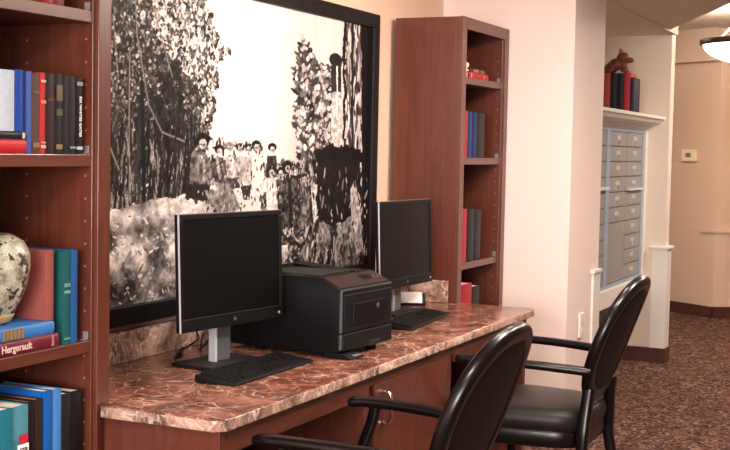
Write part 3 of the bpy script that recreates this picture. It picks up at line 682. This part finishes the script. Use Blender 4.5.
# ------------------------------------------------------------------ monitors
def monitor(loc, rz, label, w=.545, h=.38, zb=.124, by=0):
    root = empty('computer_monitor', loc, label, 'monitor', 'monitors on the marble counter', (0, 0, rz))
    t = radians(2.2)
    def tilt(bm):
        bmesh.ops.rotate(bm, verts=bm.verts, cent=(0, 0, zb), matrix=Matrix.Rotation(-t, 3, 'X')); return bm
    bm = B(-w / 2, w / 2, -.004, .010, zb, zb + h, .003); box(bm, -w / 2 + .06, w / 2 - .06, .009, .038, zb + .06, zb + h - .06, .012)
    hs = link('housing', tilt(bm), BLACKM, root, 40)
    link('silver_edge', tilt(B(-w / 2 - .001, -w / 2 + .003, -.0102, -.004, zb - .001, zb + h + .001, .0015)), SILVER, root)
    bm = B(-w / 2 + .001, w / 2 - .001, -.0046, .0105, zb + h - .001, zb + h + .0015, .0006)
    link('top_edge', tilt(bm), mat('reddish_edge', (120, 86, 84), .4), root)
    bz = bmesh.new(); bw, bb = .017, .042
    for a in ((-w / 2 + .004, w / 2 - .002, zb + h - bw, zb + h), (-w / 2 + .004, w / 2 - .002, zb, zb + bb), (-w / 2 + .004, -w / 2 + bw, zb + bb, zb + h - bw), (w / 2 - bw, w / 2 - .002, zb + bb, zb + h - bw)):
        box(bz, a[0], a[1], -.0095, -.003, a[2], a[3], .0015)
    bez = link('bezel', tilt(bz), BLACKP, root)
    link('screen', tilt(B(-w / 2 + bw - .002, w / 2 - bw + .002, -.006, -.0035, zb + bb - .002, zb + h - bw + .002)), SCREEN, root)
    bm = bmesh.new(); lathe(bm, [(0, 0), (.006, 0), (.006, .0015), (0, .002)], 18)
    bmesh.ops.rotate(bm, verts=bm.verts, matrix=Matrix.Rotation(pi / 2, 3, 'X')); bmesh.ops.translate(bm, verts=bm.verts, vec=(.0, -.0096, zb + .021))
    link('maker_badge', tilt(bm), STEEL, bez)
    bm = B(w / 2 - .030, w / 2 - .022, -.0108, -.0092, zb + .015, zb + .023, .0005)
    link('power_button', tilt(bm), SILVER, bez)
    bm = B(-.04, .04, .040, .066, .012, zb + .20, .004)
    link('stand_column', bm, STEEL, root)
    bm = B(-.0415, -.033, .036, .068, .012, zb + .06, .002); link('column_edge', bm, SILVER, root)
    bm = bmesh.new(); box(bm, -.055, .055, .036, .048, zb + .12, zb + .20, .002); link('tilt_bracket', bm, BLACKM, root)
    bm = B(-.14, .14, -.065 + by, .115 + by, .0005, .0125, .004); link('stand_base', bm, mat('dark_grey_base', (20, 19, 20), .5, spec=.25), root)
    return root
monitor((3.470, 2.106, .7602), -.135, 'black silver-edged monitor on the left, in front of the framed photograph', .535, .3725, .136, .03)
monitor((4.985, 2.135, .7602), -.035, 'black monitor on the right, beyond the printer, before the far bookcase', by=.045)

# ------------------------------------------------------------------ keyboards
def keyboard(loc, rz, label, keys, sx=1.0, sy=1.0):
    root = empty('keyboard', loc, label, 'keyboard', 'keyboards on the marble counter', (0, 0, rz))
    w, d = .508 * sx, .150 * sy
    bm = bmesh.new()
    prism(bm, [(-d / 2, 0), (d / 2, 0), (d / 2, .024), (d / 2 - .03, .021), (-d / 2 + .01, .010), (-d / 2, .008)], 'x', -w / 2, w / 2, .002)
    link('keyboard_body', bm, BLACKM, root, 40)
    def plane(y): return .0100 + (y + d / 2 - .01) * (.011 / (d - .04))
    u = .0195 * sx; v = .0205 * sy
    first = {}
    def key(x0, wk, r):
        y = d / 2 - .020 - r * v; z = plane(y)
        k = round(wk, 4)
        if k not in first:
            t = bmesh.new(); bmesh.ops.create_cube(t, size=1)
            bmesh.ops.scale(t, vec=(wk - .003, v - .003, .008), verts=t.verts)
            for vv in t.verts:
                if vv.co.z > 0: vv.co.x *= 1 - .004 / wk; vv.co.y *= .84
            bmesh.ops.translate(t, verts=t.verts, vec=(0, 0, .004))
            o = link('key', t, KEYM, root); first[k] = o
        else:
            o = first[k].copy(); COL.objects.link(o); o.parent = root
        o.location = (x0 + wk / 2, y, z - .0005); o.rotation_euler = (radians(6), 0, 0)
    X0 = -w / 2 + .012
    if keys:
        for c in range(13): key(X0 + c * u * 1.14, u * 1.06, 0)
        for r in range(1, 5):
            off = (0, 0, 0, 0)[r - 1]
            for c in range(14): key(X0 + c * u * 1.06, u * 1.06, r)
        key(X0, u * 1.4, 5); key(X0 + u * 1.5, u * 1.4, 5); key(X0 + u * 3.2, u * 7, 5); key(X0 + u * 10.6, u * 1.4, 5); key(X0 + u * 12.2, u * 1.4, 5)
        X1 = X0 + u * 15.6
        for c in range(3):
            for r in (1, 2, 5): key(X1 + c * u, u * 1.0, r)
        X2 = X1 + u * 3.6
        for r in range(1, 5):
            for c in range(4): key(X2 + c * u, u, r)
    else:
        for a, b2, r0, r1 in ((X0, X0 + u * 14.8, 0, 5), (X0 + u * 15.6, X0 + u * 18.6, 1, 5), (X0 + u * 19.2, X0 + u * 23.2, 1, 5)):
            ya = d / 2 - .020 - r0 * v + v / 2; yb = d / 2 - .020 - r1 * v - v / 2
            bm = bmesh.new()
            n = r1 - r0 + 1; mcols = max(1, int(round((b2 - a) / u)))
            for i in range(n):
                for j in range(mcols):
                    xk = a + (b2 - a) * j / mcols; yk = ya - (ya - yb) * (i + .5) / n
                    z = plane(yk); box(bm, xk + .0012, xk + (b2 - a) / mcols - .0012, yk - v * .42, yk + v * .42, z - .003, z + .0065)
            tag(link('key_block', bm, KEYM, root), kind='stuff')
    return root
keyboard((3.413, 1.978, .7603), .001, 'black keyboard in front of the left monitor on the marble counter', True, 1.0, .98)
keyboard((4.79, 1.995, .7603), .095, 'black keyboard in front of the right monitor, beyond the printer', False, 1.1, .9)

# ------------------------------------------------------------------ printer
def printer():
    root = empty('laser_printer', (3.971, 2.047, .7602), 'bulky black laser printer standing on the marble counter between the two monitors', 'printer', rot=(0, 0, -.081))
    w, d = .372, .414; a = -w / 2; b = w / 2; f = -d / 2; r = d / 2
    hf, ht = .236, .276
    bm = bmesh.new()
    prism(bm, [(f, .022), (f, hf), (f + .085, ht), (r - .03, ht + .004), (r, ht - .02), (r, .05), (r - .02, .012), (f + .03, .012)], 'x', a, b, .006, 3)
    body = link('printer_body', bm, BLACKP, root, 40)
    bm = bmesh.new()   # output hollow and lip on the top
    box(bm, a + .05, b - .11, f + .12, r - .05, ht + .0005, ht + .0045, .001)
    link('output_tray', bm, mat('tray_hollow_plastic', (8, 8, 9), .6), root)
    bm = bmesh.new()
    prism(bm, [(f + .10, ht + .004), (f + .21, ht + .003), (r - .04, ht + .018), (r - .04, ht + .003), (f + .10, ht)], 'x', a + .02, a + .05, .001)
    prism(bm, [(f + .10, ht + .004), (f + .21, ht + .003), (r - .04, ht + .018), (r - .04, ht + .003), (f + .10, ht)], 'x', b - .11, b - .02, .001)
    prism(bm, [(r - .05, ht), (r - .05, ht + .018), (r - .02, ht + .014), (r - .01, ht - .005)], 'x', a + .02, b - .02, .001)
    link('top_cover', bm, BLACKM, root)
    # sloped control panel
    sl = math.atan2(ht - hf, .085)
    bm = B(a + .012, b - .012, f + .012, f + .088, -.001, .0035, .0012)
    def slope(bm):
        bmesh.ops.rotate(bm, verts=bm.verts, cent=(0, f, 0), matrix=Matrix.Rotation(sl, 3, 'X')); bmesh.ops.translate(bm, verts=bm.verts, vec=(0, 0, hf)); return bm
    cp = link('control_panel', slope(bm), mat('brownish_panel_plastic', (40, 29, 28), .45, spec=.3), root)
    bm = B(.03, .10, f + .04, f + .07, .003, .0048, .0005); link('display', slope(bm), SCREEN, cp)
    for i in range(5):
        bm = bmesh.new(); box(bm, .105 + .013 * i, .114 + .013 * i, f + .04 + .012 * (i % 2), f + .048 + .012 * (i % 2), .003, .0055, .001); link('button', slope(bm), STEEL, cp)
    # front: door with frame groove, paper drawer, corner strip, notch handle
    fd = link('front_door', B(a + .02, b - .02, f - .005, f + .004, .088, hf - .016, .003), BLACKM, root)
    bm = B(a + .075, b - .06, f - .009, f - .004, .112, hf - .05, .002); link('door_panel', bm, BLACKP, fd)
    bm = bmesh.new(); lathe(bm, [(0, 0), (.009, 0), (.009, .0015), (0, .002)], 20); bmesh.ops.rotate(bm, verts=bm.verts, matrix=Matrix.Rotation(pi / 2, 3, 'X')); bmesh.ops.translate(bm, verts=bm.verts, vec=(.06, f - .009, .165)); link('maker_badge', bm, STEEL, fd)
    pd = link('paper_drawer', B(a + .012, b - .012, f - .008, f + .004, .024, .084, .004), BLACKM, root)
    link('drawer_notch', B(.0, .085, f - .0088, f - .004, .022, .042, .002), mat('notch_black', (6, 6, 7), .6), pd)
    bm = B(a - .001, a + .011, f - .003, f + .006, .088, hf - .004, .002); box(bm, a - .001, a + .011, f - .003, f + .006, .03, .082, .002)
    link('corner_strip', bm, mat('blue_grey_plastic', (60, 72, 82), .4), root)
    bm = bmesh.new(); prism(bm, [(f - .045, 0), (f - .045, .006), (f - .02, .016), (f + .06, .02), (f + .06, 0)], 'x', a - .004, a + .09, .002)
    ft = link('drawer_pull', bm, BLACKM, root)
    link('pull_tab', B(a + .03, a + .075, f - .043, f - .026, .0085, .0125, .001), mat('grey_tab', (120, 112, 116), .35), ft)
    for x in (a + .03, b - .05):
        for y in (r - .05, f + .07):
            link('foot', B(x, x + .03, y - .015, y + .015, 0, .014), BLACKM, root)
    bm = bmesh.new(); prism(bm, [(r - .01, .006), (r + .075, .006), (r + .075, .085), (r - .01, .09)], 'x', a + .03, b - .03, .004)
    link('rear_drawer', bm, BLACKM, root)
printer()

# ------------------------------------------------------------------ cables, card
def cable(name, pts, label, r=.0035, m=BLACKM):
    bm = bmesh.new(); tube(bm, pts, r); return tag(link(name, bm, m, None, 180), label, 'cable')
z = .7645
cable('power_cable', [(3.66, 2.428, .766), (3.60, 2.40, z), (3.52, 2.36, z), (3.47, 2.33, .766), (3.46, 2.30, .775), (3.46, 2.30, .795), (3.55, 2.30, .815), (3.62, 2.34, .825), (3.70, 2.40, .83), (3.735, 2.43, .84)], 'black power cable looping behind the left monitor stand on the counter')
cable('video_cable', [(3.80, 2.43, .80), (3.74, 2.40, .785), (3.68, 2.365, z), (3.64, 2.34, .770), (3.66, 2.33, .79), (3.72, 2.345, .81), (3.80, 2.39, .83), (3.84, 2.42, .835)], 'black looped cord hanging between left monitor and printer')
root = empty('card_holder', (5.275, 2.235, .7602), 'small white card propped in a black holder behind the right keyboard', 'card', rot=(0, 0, radians(-62)))
bm = bmesh.new(); prism(bm, [(-.02, 0), (.035, 0), (.035, .01), (.02, .055), (.014, .055), (-.012, .012), (-.02, .012)], 'x', -.072, .072, .002); link('holder', bm, BLACKM, root)
bm = B(-.056, .056, -.0015, .0015, 0, .056, .0005); bmesh.ops.rotate(bm, verts=bm.verts, matrix=Matrix.Rotation(radians(-30), 3, 'X')); bmesh.ops.translate(bm, verts=bm.verts, vec=(0, -.0145, .013)); link('white_card', bm, WHITEM, root)

# ------------------------------------------------------------------ chairs
def chair(loc, label):
    root = empty('oval_back_armchair', loc, label, 'chair', 'oval-back armchairs at the desk')
    tt = radians(20); a, bb = .264, .262; yc, zc = -.305, .765
    U = Vector((0, -sin(tt), cos(tt))); Nn = Vector((0, cos(tt), sin(tt))); Xv = Vector((1, 0, 0)); Cc = Vector((0, yc, zc))
    def curve(x): return Nn * (.35 * x * x)
    def ov(th, k=1.0, e=2.25):
        c, s = cos(th), sin(th)
        x = math.copysign(abs(c) ** (2 / e), c) * a * k; y = math.copysign(abs(s) ** (2 / e), s) * bb * k
        return Cc + Xv * x + U * y + curve(x)
    n = 56; bm = bmesh.new()
    pts = [ov(2 * pi * i / n, .91) for i in range(n)]
    sweep(bm, pts,   .056, .044, closed=True, power=2.8, seg=14, ups=[Nn] * n)
    link('back_frame', bm, ESPRESSO, root, 180)
    bm = bmesh.new(); rings = []
    for side in (1, -1):
        prof = [(.84, .010), (.8, .014), (.7, .018), (.45, .022), (.2, .024)]
        if side == -1: prof = [(.84, -.012), (.8, -.014), (.7, -.015), (.45, -.016), (.2, -.016)]
        R = [[bm.verts.new(ov(2 * pi * i / n, k) + Nn * o) for i in range(n)] for k, o in prof]
        c0 = bm.verts.new(Cc + Nn * (prof[-1][1]))
        for r0, r1 in zip(R, R[1:]):
            for i in range(n): bm.faces.new((r0[i], r0[(i + 1) % n], r1[(i + 1) % n], r1[i]))
        for i in range(n): bm.faces.new((R[-1][i], R[-1][(i + 1) % n], c0))
        rings.append(R[0])
    for i in range(n): bm.faces.new((rings[0][i], rings[0][(i + 1) % n], rings[1][(i + 1) % n], rings[1][i]))
    link('backrest_pad', bm, BACKPAD, root, 180)
    # seat
    def seatring(k, z, n=48):
        out = []
        for i in range(n):
            th = 2 * pi * i / n; c, s = cos(th), sin(th)
            y = math.copysign(abs(s) ** (2 / 4.5), s) * .235; wx = .262 + .03 * (y / .235)
            out.append((math.copysign(abs(c) ** (2 / 4.5), c) * wx * k, y * k, z))
        return out
    def rings_to(bm, prof):
        R = [[bm.verts.new(p) for p in seatring(k, z)] for k, z in prof]
        for r0, r1 in zip(R, R[1:]):
            for i in range(48): bm.faces.new((r0[i], r0[(i + 1) % 48], r1[(i + 1) % 48], r1[i]))
        bm.faces.new(R[0][::-1]); bm.faces.new(R[-1]); return bm
    link('seat_cushion', rings_to(bmesh.new(), [(.985, .4195), (1.0, .43), (1.015, .455), (1.0, .478), (.95, .492), (.8, .502), (.5, .509), (.2, .511)]), LEATHER, root, 60)
    link('seat_rail', rings_to(bmesh.new(), [(.93, .352), (.965, .356), (.985, .37), (.985, .41), (.97, .419)]), ESPRESSO, root, 40)
    for s in (-1, 1):
        bm = bmesh.new(); sweep(bm, [(s * .235, .195, .36), (s * .235, .195, .30), (s * .236, .198, .1), (s * .237, .2, 0)], .042, .042, up=(0, 1, 0), power=4, scale=[1, .95, .75, .65])
        link('leg', bm, ESPRESSO, root, 50)
        bm = bmesh.new(); P = catmull([(s * .170, -.240, .585), (s * .182, -.232, .50), (s * .198, -.228, .41), (s * .205, -.23, .32), (s * .212, -.27, .14), (s * .218, -.315, 0)], 6)
        sweep(bm, P, .052, .046, up=(0, 1, 0), power=3.5, scale=[1.0 - .4 * max(0, (i / (len(P) - 1) - .4)) for i in range(len(P))])
        link('leg', bm, ESPRESSO, root, 50)
        bm = bmesh.new(); P = catmull([(s * .246, -.262, .664), (s * .264, -.18, .670), (s * .284, -.07, .677), (s * .298, .08, .682), (s * .302, .20, .682), (s * .300, .258, .676)], 7)
        sweep(bm, P, .046, .034, up=(0, 0, 1), power=2.6, scale=[.9] + [1] * (len(P) - 3) + [.96, .72])
        ar = link('armrest', bm, ESPRESSO, root, 60)
        bm = bmesh.new(); P = catmull([(s * .301, .165, .680), (s * .300, .178, .62), (s * .296, .205, .54), (s * .288, .226, .46), (s * .276, .230, .385)], 6)
        sweep(bm, P, .030, .036, up=(0, 1, 0), power=3)
        link('arm_support', bm, ESPRESSO, root, 60)
    bm = bmesh.new(); sweep(bm, [(-.212, -.262, .2), (.212, -.262, .2)], .022, .03, up=(0, 0, 1), power=3); link('stretcher', bm, ESPRESSO, root, 50)
    return root
chair((3.205, 1.43, 0), 'black oval-back armchair nearest the camera, facing the desk in front of the middle cabinet')
chair((4.76, 1.43, 0), 'black oval-back armchair farther back, its leather seat showing, beside the pink wall')

# ------------------------------------------------------------------ mailboxes
def mailboxes():
    FR = mat('blue_grey_aluminium', (160, 174, 192), .45, metal=.1); DR = mat('grey_mailbox_door', (154, 150, 148), .5, metal=.1, var=.05); PL = mat('name_plate', (196, 190, 180), .6)
    LK = CHROME
    root = empty('mailbox_bank', (7.8, 1.96, .62), 'bank of small grey mailbox doors set in the white-trimmed wall niche', 'mailboxes')
    org = root.location
    x0, x1, z0, z1 = 6.84, 8.755, .622, 1.66
    link('housing', B(x0, x1, 1.945, 2.10, z0, z1), FR, root, org=org)
    bm = bmesh.new()
    for a, b in ((x0, x0 + .03), (7.68, 7.765), (8.705, x1)): box(bm, a, b, 1.925, 1.946, z0, z1, .002)
    box(bm, x0, x1, 1.927, 1.946, z0, z0 + .022); box(bm, x0, x1, 1.927, 1.946, z1 - .02, z1)
    link('frame', bm, FR, root, org=org)
    link('ledge_rail', B(x0 + .03, 7.68, 1.90, 1.946, 1.262, 1.282, .002), mat('pale_rail', (214, 218, 224), .4), root, org=org)
    link('slot_hood', B(8.28, 8.68, 1.905, 1.946, 1.245, 1.258, .002), mat('pale_hood', (206, 208, 210), .4), root, org=org)
    def door(a, b, c, d, plate=True):
        o = link('mailbox_door', B(a + .006, b - .006, 1.931, 1.946, c + .004, d - .004, .002), DR, root, org=org)
        if plate:
            xm = (a + b) / 2; zm = (c + d) / 2
            link('name_plate', B(xm - .05, xm + .05, 1.9285, 1.932, zm - .004, zm + .022, .001), PL, o, org=org)
            link('lock', B(xm - .016, xm + .016, 1.9275, 1.932, zm - .03, zm - .012, .001), LK, o, org=org)
    rows = np.linspace(z0 + .022, z1 - .02, 11)
    for a, b in ((6.87, 7.275), (7.275, 7.68)):
        for i in range(10): door(a, b, rows[i], rows[i + 1])
    for i in range(4, 10): door(7.765, 8.24, rows[i], rows[i + 1])
    door(7.765, 8.24, rows[0], rows[4], False)
    for i in range(10): door(8.24, 8.705, rows[i], rows[i + 1])
mailboxes()

# books and carved animal on the niche ledge
GL = 'books on the mailbox ledge'
cy = 2.192
for wd, hh, rgb, lb in ((.05, .262, (36, 34, 40), 'black book at the left end of the ledge row above the mailboxes'), (.046, .27, (38, 34, 36), 'second black book on the mailbox ledge, left of the orange one'), (.048, .272, (196, 84, 52), 'orange-red book on the ledge above the mailboxes'), (.048, .272, (42, 46, 56), 'dark slate book right of the orange one on the ledge'), (.045, .27, (40, 36, 44), 'black book left of the crimson one on the mailbox ledge'), (.042, .274, (200, 48, 66), 'crimson book on the ledge above the mailboxes'), (.027, .24, (40, 38, 66), 'short navy book at the right end of the ledge row')):
    book((8.20, cy - wd / 2, 1.7625), wd - .001, .17, hh, rgb, lb, GL, rz=-pi / 2); cy -= wd
def animal():
    root = empty('animal_figurine', (8.28, 2.03, 2.0375), 'carved reddish-brown animal ornament with pricked ears perched on the books above the mailboxes', 'figurine')
    bm = bmesh.new(); K = 1.3
    def ball(c, r, s=(1, 1, 1), rot=0):
        t = bmesh.new(); bmesh.ops.create_icosphere(t, subdivisions=3, radius=r)
        bmesh.ops.scale(t, vec=s, verts=t.verts)
        if rot: bmesh.ops.rotate(t, verts=t.verts, matrix=Matrix.Rotation(rot, 3, 'X'))
        bmesh.ops.translate(t, verts=t.verts, vec=c); bmesh.ops.scale(t, vec=(K, K, K), verts=t.verts); merge(bm, t)
    ball((0, .02, .032), .036, (.9, 1.5, .85), -.5); ball((0, .0, .045), .034, (.9, 1.2, .95)); ball((0, .058, .016), .022, (.9, 1.5, .7), -.6)
    ball((0, -.034, .078), .032, (.9, 1.05, .95)); ball((0, -.066, .066), .019, (.9, 1.3, .8)); ball((0, -.082, .064), .008)
    ball((0, -.038, .04), .025, (.9, .9, 1.3))
    for s in (-1, 1):
        ball((s * .016, -.022, .110), .010, (.7, .7, 1.7)); ball((s * .022, -.045, .012), .013, (.9, 1.4, .9)); ball((s * .028, .03, .014), .018, (.7, 1.4, .75))
    ball((0, .085, .012), .011, (.8, 2.0, .8), -.3)
    o = link('carved_body', bm, mat('carved_brown_wood', (112, 54, 38), .5, var=.25, vscale=50), root, 180)
    md = o.modifiers.new('r', 'REMESH'); md.mode = 'VOXEL'; md.voxel_size = .003; md.use_smooth_shade = True
animal()

# ------------------------------------------------------------------ small wall things
root = empty('wall_outlet', (6.45, YP, .565), 'white wall outlet plate low on the pillar behind the farther chair', 'outlet')
org = root.location
link('plate', B(6.405, 6.495, YP - .014, YP - .0005, .50, .63, .003), TRIMW, root, org=org)
for zz in (.54, .59): link('socket', B(6.432, 6.468, YP - .016, YP - .013, zz - .014, zz + .014, .004), mat('socket_white', (206, 200, 192), .4), root, org=org)
tdir = (A1 - A0).normalized()
pos = A1 - tdir * .33 + n1 * .001
root = empty('thermostat', (pos.x, pos.y, 1.44), 'small cream thermostat on the tan corridor wall', 'thermostat', rot=(0, 0, math.atan2(n1.y, n1.x) + pi / 2))
link('case', B(-.085, .085, -.03, 0, .0, .11, .006), mat('cream_plastic', (236, 222, 190), .4), root)
link('display', B(-.03, .03, -.0325, -.029, .04, .078, .002), mat('lcd_grey', (110, 108, 96), .3), root)

# ------------------------------------------------------------------ pendant lamp
def lamp():
    c = Vector((9.8, 1.38, 2.36))
    root = empty('pendant_lamp', c, 'white bowl pendant lamp with dark rim hanging from the raised ceiling, right photo edge', 'lamp')
    R = .36
    bm = bmesh.new(); prof = [(.0, -.16)] + [(R * .97 * sin(t * pi / 2 / 12), -.16 * cos(t * pi / 2 / 12)) for t in range(1, 13)] + [(R * .95, .0)] + [(R * .92 * sin(t * pi / 2 / 12), -.145 * cos(t * pi / 2 / 12)) for t in range(11, 0, -1)] + [(0, -.145)]
    lathe(bm, prof, 64)
    link('glass_bowl', bm, mat('lit_frosted_glass', (255, 246, 232), .4, emit=((255, 240, 218), 2.6)), root, 180)
    bm = bmesh.new(); n = 64
    sweep(bm, [(R * cos(2 * pi * i / n), R * sin(2 * pi * i / n), .004) for i in range(n)], .022, .045, closed=True, power=4)
    link('rim', bm, mat('dark_bronze', (34, 26, 24), .35, metal=.5), root, 50)
    for k in range(3):
        an = radians(150 + 120 * k)
        bm = bmesh.new(); tube(bm, [(R * .93 * cos(an), R * .93 * sin(an), .02), (.03 * cos(an), .03 * sin(an), .25)], .006, smooth=False)
        link('hanging_rod', bm, CHROME, root, 60)
    bm = bmesh.new(); lathe(bm, [(0, .24), (.05, .24), (.06, .25), (.07, .265), (.07, H_T - c.z - .0005), (0, H_T - c.z - .0005)], 32); link('ceiling_canopy', bm, mat('dark_bronze_canopy', (34, 26, 24), .35, metal=.5), root, 50)
lamp()

# ------------------------------------------------------------------ light
def area(name, loc, size, power, col, target=None, shape='RECTANGLE', sy=None):
    l = bpy.data.lights.new(name, 'AREA'); l.shape = shape; l.size = size; l.size_y = sy or size
    l.energy = power; l.color = col
    o = bpy.data.objects.new(name, l); COL.objects.link(o); o.location = loc
    if target:
        o.rotation_euler = (Vector(target) - Vector(loc)).to_track_quat('-Z', 'Y').to_euler()
    return o
warm = (1, .86, .74); neut = (1, .94, .90)
area('added_key_light', (-3.2, .1, 1.7), 2.6, 375, neut, (6, 1.6, 1.2), sy=1.7)  # added soft key from behind the camera; no window stands there
for i, (x, y) in enumerate(((1.6, .9), (3.9, .6), (5.3, .4))):
    area('ceiling_downlight', (x, y, H_C - .01), .5, 34, warm, (x, y, 0), 'DISK')
for i, x in enumerate((3.9, 4.9)):
    area('added_picture_wash', (x, 1.25, H_C - .01), .4, 22, (1, .84, .71), (x + .1, 2.46, 1.3), 'DISK')  # unseen wash added to brighten the picture wall
area('hall_downlight', (8.6, .2, H_T - .02), 1.0, 60, warm, (8.6, .2, 0), 'DISK')
area('corridor_downlight', (10.0, 3.0, H_T - .02), .6, 18, (1, .8, .62), (10, 3, 0), 'DISK')
p = bpy.data.lights.new('pendant_bulb', 'POINT'); p.energy = 70; p.color = (1, .88, .74); p.shadow_soft_size = .08
o = bpy.data.objects.new('pendant_bulb', p); COL.objects.link(o); o.location = (9.8, 1.40, 2.44)
w = bpy.data.worlds.new('World'); SC.world = w; w.use_nodes = True
w.node_tree.nodes['Background'].inputs['Color'].default_value = (1, .93, .87, 1); w.node_tree.nodes['Background'].inputs['Strength'].default_value = .25

# ------------------------------------------------------------------ camera
yaw, pitch, roll, F = radians(64.85055267), radians(-3.46383908), radians(1.12159397), 1226.8444
fw = Vector((sin(yaw) * cos(pitch), cos(yaw) * cos(pitch), sin(pitch)))
rt = Vector((cos(yaw), -sin(yaw), 0)); up = rt.cross(fw)
r2 = rt * cos(roll) + up * sin(roll); u2 = up * cos(roll) - rt * sin(roll)
cam = bpy.data.cameras.new('camera'); cam.sensor_fit = 'HORIZONTAL'; cam.sensor_width = 36; cam.lens = 36 * F / 730; cam.clip_start = .05
co = bpy.data.objects.new('camera', cam); COL.objects.link(co)
M = Matrix(((r2.x, u2.x, -fw.x), (r2.y, u2.y, -fw.y), (r2.z, u2.z, -fw.z))).to_4x4(); M.translation = (0, 0, 1.48)
co.matrix_world = M
SC.camera = co
SC.view_settings.view_transform = 'Standard'; SC.view_settings.look = 'None'; SC.view_settings.gamma = 1; SC.view_settings.use_curve_mapping = False
SC.view_settings.exposure = .33
